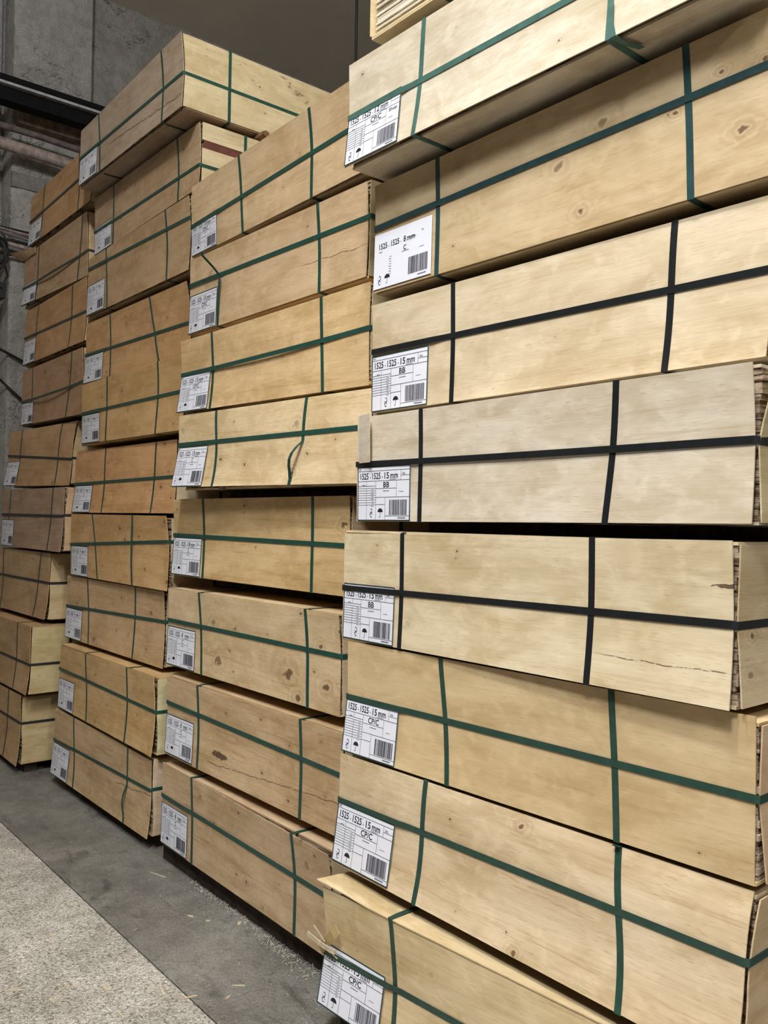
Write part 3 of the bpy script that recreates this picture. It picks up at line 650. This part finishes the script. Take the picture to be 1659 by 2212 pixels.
def sheet_mesh(W, D, t):
    k = (round(W, 3), round(D, 3), t)
    if k not in sheet_cache:
        m = MB(); m.box((0, 0, 0), (W, D, t * .955)); me = m.mesh('plywood_sheet'); me.materials.append(EDGE); sheet_cache[k] = me
    return sheet_cache[k]

def package(n, d, ztop_gap):
    k = n[0]; W = 1.364 if k == 'D' else 1.525; D = 1.525
    h = d['h']; o = d['o']; dz = d['dz']; t4 = .004
    root = empty('plywood_package', (d['x'], d['y'], d['zb']), d['yaw'])
    tag(root, LOOK[n] + ', ' + where(n), 'plywood package', WHERE[k] + ' packages')
    rr = random.Random(sum(map(ord, n)) * 13)
    gr = CORNER_GAP.get(n, .004)
    hc = h - max(0, .026 - ztop_gap)                     # height of the sheet pile itself
    prof = lambda v: .4 + .6 * abs(2 * v / h - 1) ** 1.5
    def off(u, v):
        a = u / W; b = v / h
        return ((o[1] * (1 - a) + o[3] * a) * (1 - b) + (o[0] * (1 - a) + o[2] * a) * b) * prof(v)
    def dzf(u, v):
        a = u / W; b = v / h
        return (dz[1] * (1 - a) + dz[3] * a) * (1 - b) + (dz[0] * (1 - a) + dz[2] * a) * b
    y0 = max(.006, max(-x for x in o) + .006)            # front of the sheet pile
    xr = W + gr                                          # right side of the pile
    tint = TINT[n]; st = SIDE_TINT[k]; st = tuple(a * rr.uniform(.93, 1.07) for a in st)
    kn = [(q[0], q[1], q[2] * (1.25 if k in 'BCD' else 1.1), min(1, q[3] * (1.8 if n == 'B6' else 1.35))) for q in d['knots']]
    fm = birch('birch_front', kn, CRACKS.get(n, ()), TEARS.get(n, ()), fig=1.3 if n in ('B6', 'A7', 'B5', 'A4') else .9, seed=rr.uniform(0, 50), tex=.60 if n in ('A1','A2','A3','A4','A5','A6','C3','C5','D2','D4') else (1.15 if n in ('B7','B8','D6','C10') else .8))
    # sheets
    zb, zt = .008, hc - .008
    if n in SHEET_T:
        t = SHEET_T[n]; cnt = int((zt - zb) / t); pit = (zt - zb) / cnt; me = sheet_mesh(xr - .012, D - .004, pit)
        for i in range(cnt):
            s = obj('plywood_sheet', me, None, root); s.location = (.012 + rr.uniform(-.006, .002), y0 + rr.uniform(0, .006), zb + i * pit)
    else:
        t = .0085 if k in 'CD' else .015; cnt = int((zt - zb) / t); pit = (zt - zb) / cnt; m = MB()
        for i in range(cnt):
            a = rr.uniform(-.007, .001); b = rr.uniform(0, .007)
            if rr.random() < .2: a -= .012
            m.box((.012, y0 + b, zb + i * pit), (xr + a, D + b - .004, zb + (i + .9) * pit))
        s = obj('sheet_pile', m.mesh('sheet_pile'), EDGE, root); s['kind'] = 'stuff'
    # covers
    m = MB(); m.box((.006, y0 - .004, 0), (xr, D, .008)); obj('bottom_cover', m.mesh('bottom_cover'), BIRCH, root, tint)
    lift = .012 if n == 'A8' else 0
    if n == 'A8':
        mt = MB(); nx = 12
        def tp(u, y, e): return (u, y, hc - .004 + e + .020 * max(0, 1 - (y + .03) / .25) * max(0, 1 - u / .25))
        ys = [-.030, .05, .12, .25, D]
        for i in range(nx):
            for j in range(4):
                us = [-.012 + (xr + .012) * (i + q) / nx for q in (0, 1)]
                fy = [-off(max(0, min(W, q)), h) - .003 - .014 * max(0, 1 - q / .14) for q in us]
                c = [(us[0], fy[0] if j == 0 else ys[j]), (us[1], fy[1] if j == 0 else ys[j]), (us[1], ys[j+1]), (us[0], ys[j+1])]
                mt.quad([tp(*p, .004) for p in c], c); c = c[::-1]; mt.quad([tp(*p, 0) for p in c], c)
            c = [(us[0], fy[0]), (us[1], fy[1])]
            mt.quad([tp(*c[0], 0), tp(*c[1], 0), tp(*c[1], .004), tp(*c[0], .004)], [c[0], c[1], c[1], c[0]])
        obj('top_cover', mt.mesh('top_cover'), BIRCH, root, tint)
    else:
        m = MB(); m.box((.004, y0 - .002, hc - .008), (xr, D, hc)); obj('top_cover', m.mesh('top_cover'), BIRCH, root, tint)
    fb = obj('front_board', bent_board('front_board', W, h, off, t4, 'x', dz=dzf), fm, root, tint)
    # sides and back
    fT, fB = SIDE_FLARE.get(n, (rr.uniform(.004, .010), rr.uniform(.004, .010)))
    yb = y0
    LD = D - .01
    sft, sfb = SIDE_FRONT.get(n, (.001, .001))
    ystart = lambda v: -off(W, v) + .005 + (sft if v > h * .5 else sfb) * abs(2 * v / h - 1) ** .7 - y0
    def soff(u, v):
        b = v / h; e = max(0, 1 - u / .5)
        p = abs(2 * b - 1) ** 1.2
        return .005 + (fT if b > .5 else fB) * p * (.25 + .75 * e)
    sm = SIDE_MAT.get(n, BIRCH_PLAIN)
    if n == 'C2':
        for nm, za, hb in (('right_board', .0, hc * .62), ('right_board', hc * .74, hc * .25)):
            s = obj(nm, bent_board(nm, LD, hb, lambda u, v: .006, t4, 'y', 6, 2, z0=za, start=lambda v: ystart(h * .5)), sm, root, st); s.location = (xr, yb, 0)
        s = obj('dark_side_strip', bent_board('dark_side_strip', LD, hc * .16, lambda u, v: .003, .002, 'y', 6, 2, z0=hc * .60), RED, root); s.location = (xr, yb, 0)
        s['label'] = 'dark red strip between the side boards'
    else:
        s = obj('right_board', bent_board('right_board', LD, hc - .012, soff, t4, 'y', 12, 8, z0=.006, uvoff=(rr.uniform(0, 5) if n not in SIDE_MAT else 0, 0), start=ystart), sm, root, st); s.location = (xr, yb, 0)
    m = MB(); m.box((.004, yb, .006), (.008, D - .01, hc - .006)); obj('left_board', m.mesh('left_board'), BIRCH_PLAIN, root, st)
    m = MB(); m.box((.01, D + .002, .004), (W - .01, D + .006, hc - .004)); obj('back_board', m.mesh('back_board'), BIRCH_PLAIN, root, st)
    # straps
    mat_v = GREEN; mat_h = GREEN
    if n in ('A3', 'A4', 'A5'): mat_v = mat_h = BLACK
    elif n in ('A6', 'A7', 'A8', 'A2'): mat_v = mat_h = TEAL if n == 'A2' else DEEP
    elif k == 'D': mat_v = DGREEN; mat_h = DGREEN if int(n[1:]) < 5 else CHAR
    elif k == 'A': mat_v = mat_h = TEAL_L
    sw = SW if k in 'AB' else .018
    yB = D + .008
    for key in ('v1', 'v2'):
        ut, ub = d[key]; sl = SLACK.get((n, key), 0)
        m = MB(); pts = []; nr = []
        broken = (n == 'B2' and key == 'v1')
        half = .62 if broken else 1.0
        def addp(p, q): pts.append(p); nr.append(Vector(q).normalized())
        addp((ub * W, yB * .5, -.002), (0, 0, -1)); addp((ub * W, .03, -.002), (0, 0, -1))
        steps = 14
        for i in range(steps + 1):
            b = half * i / steps; v = b * h; u = (ub + (ut - ub) * b) * W
            if n == 'C4' and key == 'v2' and b > .45: u -= (b - .45) * .10
            if n == 'B4' and key == 'v2' and b < .5: u -= (0.5 - b) * .17 * W * .5
            bow = sl * math.sin(math.pi * b) * (1 if n not in ('B4', 'C10') else (2 * math.sin(math.pi * b * 2) if b < .5 else 0)) * .5
            y = -off(u, v) - .0004 - bow
            z = v + dzf(u, v) + (-.002 if i == 0 else (.0015 if i == steps and not broken else 0))
            if i == steps and n == 'A8': z = hc + .0016; y = min(y, -off(u, h) - .004)
            addp((u, y, z), (0, -1, -1) if i == 0 else ((0, -1, 1) if i == steps and not broken else (0, -1, 0)))
        if not broken:
            lf = .004 if n == 'A8' else 0
            ztop = max(h, hc) + .0015 + lf * .6
            addp((ut * W, .012, max(ztop, h + dzf(ut * W, h) + .001)), (0, 0, 1)); addp((ut * W, .10, hc + .001 + lf * .8), (0, 0, 1)); addp((ut * W, D - .02, hc + .001), (0, 0, 1))
            addp((ut * W, yB, hc), (0, 1, 1)); addp((ub * W, yB, 0), (0, 1, -1)); addp((ub * W, D - .05, -.002), (0, 0, -1)); addp((ub * W, yB * .49, -.002), (0, 0, -1))
        else:
            u = pts[-1][0]
            addp((u - .025, -off(u, h * .7) - .035, h * .74), (0, -1, .2)); addp((u - .055, -.085, h * .88), (.2, -1, .3)); addp((u - .060, -.092, h * .93), (.2, -.9, -.3)); addp((u - .04, -.06, h * .985), (.1, -.4, .9))
        m.ribbon(pts, nr, [(1, 0, 0)] * len(pts), sw, .0012)
        obj('vertical_strap', m.mesh('vertical_strap'), mat_v, root)
        if n == 'A1' and key == 'v2':
            m = MB(); u = ub * W
            p2 = [(u + .004, -off(u, .06) - .003, .10), (u + .008, -off(u, .03) - .006, .04), (u + .018, -off(u, 0) - .004, -.003), (u + .03, .02, -.012), (u + .045, .07, -.010)]
            m.ribbon(p2, [Vector(q) for q in ((0, -1, 0), (0, -1, 0), (0, -1, -1), (0, 0, -1), (0, 0, -1))], [(1, 0, .0)] * 5, sw * .9, .0012); obj('strap_tail', m.mesh('strap_tail'), mat_v, root)
    vl, vr = d['hs'][0] * h, d['hs'][1] * h
    def lab_off(u, v):                                    # how far the label paper stands out at (u, v)
        if not d['lab']: return 0
        u0, vt, w = d['lab']; u0 *= W; vt *= h; vb = vt - min(.206, vt - .002)
        if not (u0 - .03 < u < u0 + w + .03 and vb - .02 < v < vt + .02): return -1
        a = max(0, min(1, (u - u0) / w)); b = max(0, min(1, (v - vb) / (vt - vb)))
        e = lambda uu, vv: off(uu, vv)
        return ((e(u0, vb) * (1 - a) + e(u0 + w, vb) * a) * (1 - b) + (e(u0, vt) * (1 - a) + e(u0 + w, vt) * a) * b) + .0056
    slh = SLACK.get((n, 'h'), 0)
    pts = []; nr = []
    def addh(p, q): pts.append(p); nr.append(Vector(q).normalized())
    xl = .0015
    addh((xl, D * .5, vl), (-1, 0, 0)); addh((xl, .02, vl), (-1, 0, 0)); addh((xl - .001, -max(off(0, vl) + .0054, lab_off(0, vl)), vl + dzf(0, vl)), (-1, -1, 0))
    for i in range(0, 33):
        a = i / 32; u = .004 + (W - .006) * a; v = vl + (vr - vl) * a
        sag = -slh * .4 * math.sin(math.pi * a)
        lb = d['lab']; ex = .0034 * max(0, min(1, (lb[0] * W + lb[2] + .05 - u) / .05)) if lb else 0
        addh((u, -max(off(u, v) + .0022 + ex, lab_off(u, v)) - slh * .5 * math.sin(math.pi * a) ** 2, v + dzf(u, v) + sag), (0, -1, 0))
    so = xr + soff(0, vr) + .0008
    addh((so, -off(W, vr) * .5 + .002, vr), (1, -1, 0)); addh((so, .06, vr), (1, 0, 0)); addh((so, D - .02, vr), (1, 0, 0)); addh((so, yB + .002, vr), (1, 1, 0)); addh((xl, yB + .002, vl), (-1, 1, 0)); addh((xl, D * .49, vl), (-1, 0, 0))
    m = MB(); m.ribbon(pts, nr, [(0, 0, 1)] * len(pts), sw, .0012); obj('horizontal_strap', m.mesh('horizontal_strap'), mat_h, root)
    for yy in (.265, D - .265):
        pts = []; nr = []
        xo = lambda v: xr + soff(yy - yb, v) + .0008
        seq = [((W * .5, yy, -.0035), (0, 0, -1)), ((xr - .03, yy, -.0035), (0, 0, -1))] + [((xo(hc * q / 6), yy, hc * q / 6), (1, 0, (-1 if q == 0 else (1 if q == 6 else 0)))) for q in range(7)]
        seq += [((xr - .03, yy, hc + .0025), (0, 0, 1)), ((.03, yy, hc + .0025), (0, 0, 1)), ((xl + .001, yy, hc), (-1, 0, 1)), ((xl + .001, yy, 0), (-1, 0, -1)), ((.03, yy, -.0035), (0, 0, -1)), ((W * .49, yy, -.0035), (0, 0, -1))]
        for p, q in seq: addp2 = pts.append(p); nr.append(Vector(q).normalized())
        m = MB(); m.ribbon(pts, nr, [(0, 1, 0)] * len(pts), sw, .0012); obj('side_strap', m.mesh('side_strap'), mat_v, root)
    if n == 'A4':
        fl = bent_board('torn_flap', .085, h * .46, lambda u, v: .008 + .018 * (u / .085) + .004 * v / (h * .46), .002, 'x', 6, 4, z0=h * .545)
        f = obj('torn_flap', fl, BIRCH, root, tint); f.location = (.022, 0, 0); f['label'] = 'curled veneer flap at the left corner'
    if n == 'D2':
        fl = bent_board('bent_veneer', .34, .05, lambda u, v: .012 + .10 * max(0, 1 - u / .34) ** 1.6 * (v / .05), .003, 'x', 8, 3, z0=h - .045)
        f = obj('bent_veneer', fl, BIRCH, root, tint); f.location = (-.05, 0, 0); f['label'] = 'veneer sheet bent out at the top corner'
    # label
    if d['lab']:
        u0, vt, w = d['lab']; u0 *= W; vt *= h; hl = min(.206, vt - .002)
        c = lambda u, v: (u, -off(u, v) - .0035, v + dzf(u, v))
        sz, gd = SPEC.get(n, ('1525 1525 9', 'C'))
        make_label(root, [c(u0, vt), c(u0 + w, vt), c(u0 + w, vt - hl), c(u0, vt - hl)], sz, gd, shop=(n == 'A1'), framed=(n != 'A2'), bb=(gd == 'BB'), fine=(k in 'AB'), seed=sum(map(ord, n)))
    return root, hc

RED = plain('dark_red_strip', (.13, .045, .03), .6, .3, noise=(8, .3))
TEAL = strap_mat('teal_strap', (.020, .050, .052), .34)
TEAL_L = strap_mat('light_teal_strap', (.050, .112, .092), .42)
DEEP = strap_mat('deep_green_strap', (.018, .050, .036), .42)
CHAR = strap_mat('charcoal_strap', (.020, .021, .024), .45)
wr = random.Random(5)
worm = [(.62 + .40 * t + wr.uniform(-.02, .02), .36 - .19 * t + wr.uniform(-.014, .014), wr.uniform(.004, .009), .75, wr.uniform(1.0, 3.0)) for t in [i / 26 for i in range(27)]]
worm += [(.12 + wr.uniform(0, .35), .30 + wr.uniform(-.03, .06), .004, .7, 3) for _ in range(5)] + [(.5, .12, .007, .8), (.2, .10, .004, .6), (1.1, .1, .008, .7), (.46, .26, .014, .6)]
SIDE_MAT = dict(C1=birch('birch_side_worm', worm, fig=.3, seed=3), D8=birch('birch_side_knot', [(.30, .14, .014, .8, 1.8), (.12, .2, .006, .6), (.06, .12, .005, .6)], fig=.3, seed=4),
                A5=birch('birch_side_knots', [(.063, .165, .012, .9), (.045, .075, .014, .6), (.15, .25, .01, .4)], fig=.7, seed=9), C10=birch('birch_side_knotted', [(.10, .30, .012, .6)], fig=.4, seed=11))

FLOOR_GAP = {}
for k, L in STACKS.items():
    for i, n in enumerate(L):
        above = PK[L[i - 1]] if i else None
        gap = (above['zb'] - (PK[n]['zb'] + PK[n]['h'])) if above else .04
        if n == 'A1': gap = .04
        PK[n]['root'], PK[n]['hc'] = package(n, PK[n], gap)

# ------------------------------------------------------------------ the bare package on top of the nearest stack
def top_package():
    n = 'A0'; W = D = 1.525; h = .40
    root = empty('plywood_package', (-2.385, 1.895, 3.512), math.radians(.4))
    tag(root, LOOK[n] + ', ' + where(n), 'plywood package', WHERE['A'] + ' packages')
    rr = random.Random(3)
    t = SHEET_T[n]; cnt = int((h - .03) / t); pit = t
    m = MB(); m.box((0, 0, 0), (W - .02, D - .01, t * .80)); me = m.mesh('plywood_sheet'); me.materials.append(EDGE_W)
    for i in range(cnt):
        s = obj('plywood_sheet', me, None, root); s.location = (.012 + rr.uniform(-.003, .003), .012 + rr.uniform(-.006, .004), .016 + i * pit)
    for z, nm in ((0, 'bottom_cover'), (.0075, 'bottom_cover'), (.016 + cnt * pit, 'top_cover')):
        m = MB(); m.box((.004, -.004, z), (W, D, z + .006)); obj(nm, m.mesh(nm), BIRCH, root, (.74, .62, .40))
    m = MB(); m.box((0, -.010, .012), (.005, D, h)); obj('left_board', m.mesh('left_board'), BIRCH_PLAIN, root, (.74, .62, .40))
    m = MB(); m.box((W, 0, .006), (W + .005, D, h)); obj('right_board', m.mesh('right_board'), BIRCH_PLAIN, root, (.74, .62, .40))
    for u in (.36, 1.16):
        m = MB(); pts = [(u, D * .5, -.002), (u, 0, -.002), (u, -.008, -.002), (u, -.008, h * .5), (u, -.008, h), (u, .01, h + .004), (u, D, h + .004), (u, D + .004, 0), (u, D * .52, -.002)]
        nn = [(0, 0, -1), (0, 0, -1), (0, -1, -1), (0, -1, 0), (0, -1, 1), (0, 0, 1), (0, 1, 1), (0, 1, -1), (0, 0, -1)]
        m.ribbon(pts, [Vector(q).normalized() for q in nn], [(1, 0, 0)] * 9, SW, .0012); obj('vertical_strap', m.mesh('vertical_strap'), TEAL_L, root)
    return root
top_package()

# ------------------------------------------------------------------ bearers between and under the packages
def bearer(pkg, h, y, x0, x1, mat, label, shape='box', w=.085):
    d = PK[pkg]; o = None
    m = MB()
    if shape == 'log':
        n = 6; r = h * .58
        a = [(y + r * 1.1 * math.cos(2 * math.pi * (k + .5) / n), -h / 2 + (h / 2 - .001) / math.cos(math.pi / 6) * math.sin(2 * math.pi * (k + .5) / n) * .87) for k in range(n)]
        for k in range(n):
            p, q = a[k], a[(k + 1) % n]; m.quad([(x0, p[0], p[1]), (x0, q[0], q[1]), (x1, q[0], q[1]), (x1, p[0], p[1])])
        m.quad([(x1, p[0], p[1]) for p in a]); m.quad([(x0, p[0], p[1]) for p in reversed(a)])
    else:
        m.box((x0, y, -h), (x1, y + w, -.004))
    o = obj('wooden_bearer', m.mesh('wooden_bearer'), mat)
    o.location = (d['x'], d['y'], d['zb']); o.rotation_euler = (0, 0, d['yaw'])
    return tag(o, label, 'bearer', 'bearers under the packages')
for k, L in STACKS.items():
    for i, n in enumerate(L):
        below = PK[L[i + 1]] if i + 1 < len(L) else None
        top = below['zb'] + below['hc'] if below else 0.0
        g = PK[n]['zb'] - top
        W = 1.364 if k == 'D' else 1.525
        yf = .30 + .05 * math.sin(i * 2.3 + ord(k))
        if n == 'C1':
            bearer(n, g, .47, .04, W + .07, BEARER, 'rough log bearer end poking out under the worm-tracked top package', 'log')
        if below is None:
            ext = .16 if n == 'C10' else (.05 if n == 'B8' else -.02)
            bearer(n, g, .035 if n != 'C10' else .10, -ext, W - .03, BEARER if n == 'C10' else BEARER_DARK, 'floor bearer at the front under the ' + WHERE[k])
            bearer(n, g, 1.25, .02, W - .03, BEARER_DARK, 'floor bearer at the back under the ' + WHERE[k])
        else:
            bearer(n, g, yf if n != 'C1' else .28, .05, W - .05, BEARER, 'front bearer below the plywood package ' + where(n))
            bearer(n, g, 1.2, .05, W - .05, BEARER, 'rear bearer below the plywood package ' + where(n))
d = PK['A1']
m = MB(); m.box((.20, .18, .383), (1.48, .26, .421)); o = obj('wooden_bearer', m.mesh('wooden_bearer'), BEARER); o.location = (d['x'], d['y'], d['zb']); tag(o, 'front bearer below the bare-fronted package ' + where('A0'), 'bearer', 'bearers under the packages')
m = MB(); m.box((.20, 1.2, .383), (1.48, 1.28, .421)); o = obj('wooden_bearer', m.mesh('wooden_bearer'), BEARER); o.location = (d['x'], d['y'], d['zb']); tag(o, 'rear bearer below the bare-fronted package ' + where('A0'), 'bearer', 'bearers under the packages')

# ------------------------------------------------------------------ small things
CHIP = plain('splinter_wood', (.58, .49, .34), .7, .2, noise=(40, .2))
def strip_part(name, pts, w, t, mat, root, across=(0, 0, 1), out=(0, -1, 0)):
    m = MB(); m.ribbon(pts, [Vector(out)] * len(pts), [Vector(across).normalized()] * len(pts), w, t); return obj(name, m.mesh(name), mat, root)
sp = empty('veneer_splinter', (-2.405, 1.790, .355)); tag(sp, 'crossed torn veneer splinters caught behind the strap above the lowest label', 'splinter')
strip_part('broad_strip', [(-.052, .004, -.056), (.0, -.010, -.008), (.045, -.016, .036), (.066, -.012, .062)], .034, .002, plain('splinter_tan', (.46, .33, .15), .6, .3), sp, (.75, 0, -.66))
strip_part('long_strip', [(-.092, -.024, -.006), (-.02, -.026, -.012), (.045, -.024, -.014), (.066, -.022, -.012)], .017, .003, CHIP, sp, (.25, 0, 1))
strip_part('thin_strip', [(-.070, -.014, .026), (-.035, -.016, .012), (.002, -.018, -.004)], .007, .002, CHIP, sp, (.5, 0, 1))
strip_part('thin_strip', [(.010, -.016, -.012), (.045, -.010, -.036), (.060, -.006, -.042)], .006, .002, CHIP, sp, (.7, 0, .7))
chips = [(-3.203, 1.329, .050, .014, .4), (-3.29, 1.24, .035, .008, 1.4), (-3.30, 1.20, .06, .006, 2.2), (-2.907, 1.735, .055, .007, .9), (-3.355, 2.0, .035, .016, -.7), (-4.06, 1.942, .12, .005, .3), (-2.95, 1.55, .06, .007, 1.3),
         (-3.25, 1.138, .03, .012, .2), (-3.066, 1.49, .09, .010, -.2), (-3.55, 1.86, .035, .012, .5), (-3.46, 1.9, .025, .010, 1.1), (-2.86, 1.66, .03, .008, 1.9), (-3.75, 1.30, .05, .006, 2.6), (-3.0, 1.30, .05, .006, .1), (-3.4, 1.05, .07, .006, 1.0)]
for x, y, l, w, a in chips:
    m = MB(); z = .0008
    m.v = [(-l/2, 0, z), (-l*.2, -w/2, z), (l*.4, -w*.4, z), (l/2, w*.1, z), (l*.2, w/2, z), (-l*.3, w*.4, z)]; m.v += [(p[0]*.95, p[1]*.9, z + .003) for p in m.v]
    m.f = [(0,5,4,3,2,1), (6,7,8,9,10,11)] + [(i, (i+1) % 6, 6 + (i+1) % 6, 6 + i) for i in range(6)]; m.uv = [[(0, 0)] * len(f) for f in m.f]
    c = obj('wood_chip', m.mesh('wood_chip'), CHIP); c.location = (x, y, 0); c.rotation_euler = (0, 0, a); tag(c, 'small pale wood chip lying on the concrete floor', 'wood chip', 'wood chips on the floor')
m = MB(); sr = random.Random(21)
def sliver(x, y, l, w):
    a = sr.uniform(0, math.pi); ca, sa = math.cos(a), math.sin(a); z = sr.uniform(.001, .004); zt = z + sr.uniform(.001, .006)
    p = [(x - ca*l/2 + sa*w/2, y - sa*l/2 - ca*w/2, z), (x + ca*l/2 + sa*w/2, y + sa*l/2 - ca*w/2, zt), (x + ca*l/2 - sa*w/2, y + sa*l/2 + ca*w/2, zt), (x - ca*l/2 - sa*w/2, y - sa*l/2 + ca*w/2, z)]
    m.quad(p)
for i in range(520):
    t = sr.random(); x = -3.95 + 1.17 * t ** .7; y = 2.035 + sr.gauss(0, .014 + .035 * max(0, t - .45)) - .02 * (t > .6); sliver(x, y, sr.uniform(.004, .018), sr.uniform(.001, .0035))
for i in range(700):
    x = sr.uniform(-6.5, -1.6); y = sr.uniform(.3, 1.54) if sr.random() < .7 else sr.uniform(1.55, 2.0); sliver(x, y, sr.uniform(.004, .022), sr.uniform(.0008, .0022))
tag(obj('wood_shavings', m.mesh('wood_shavings'), plain('dusty_shaving', (.50, .455, .37), .8, .2)), 'fine pale wood shavings strewn over the floor along the stacks', 'shavings', kind='stuff')
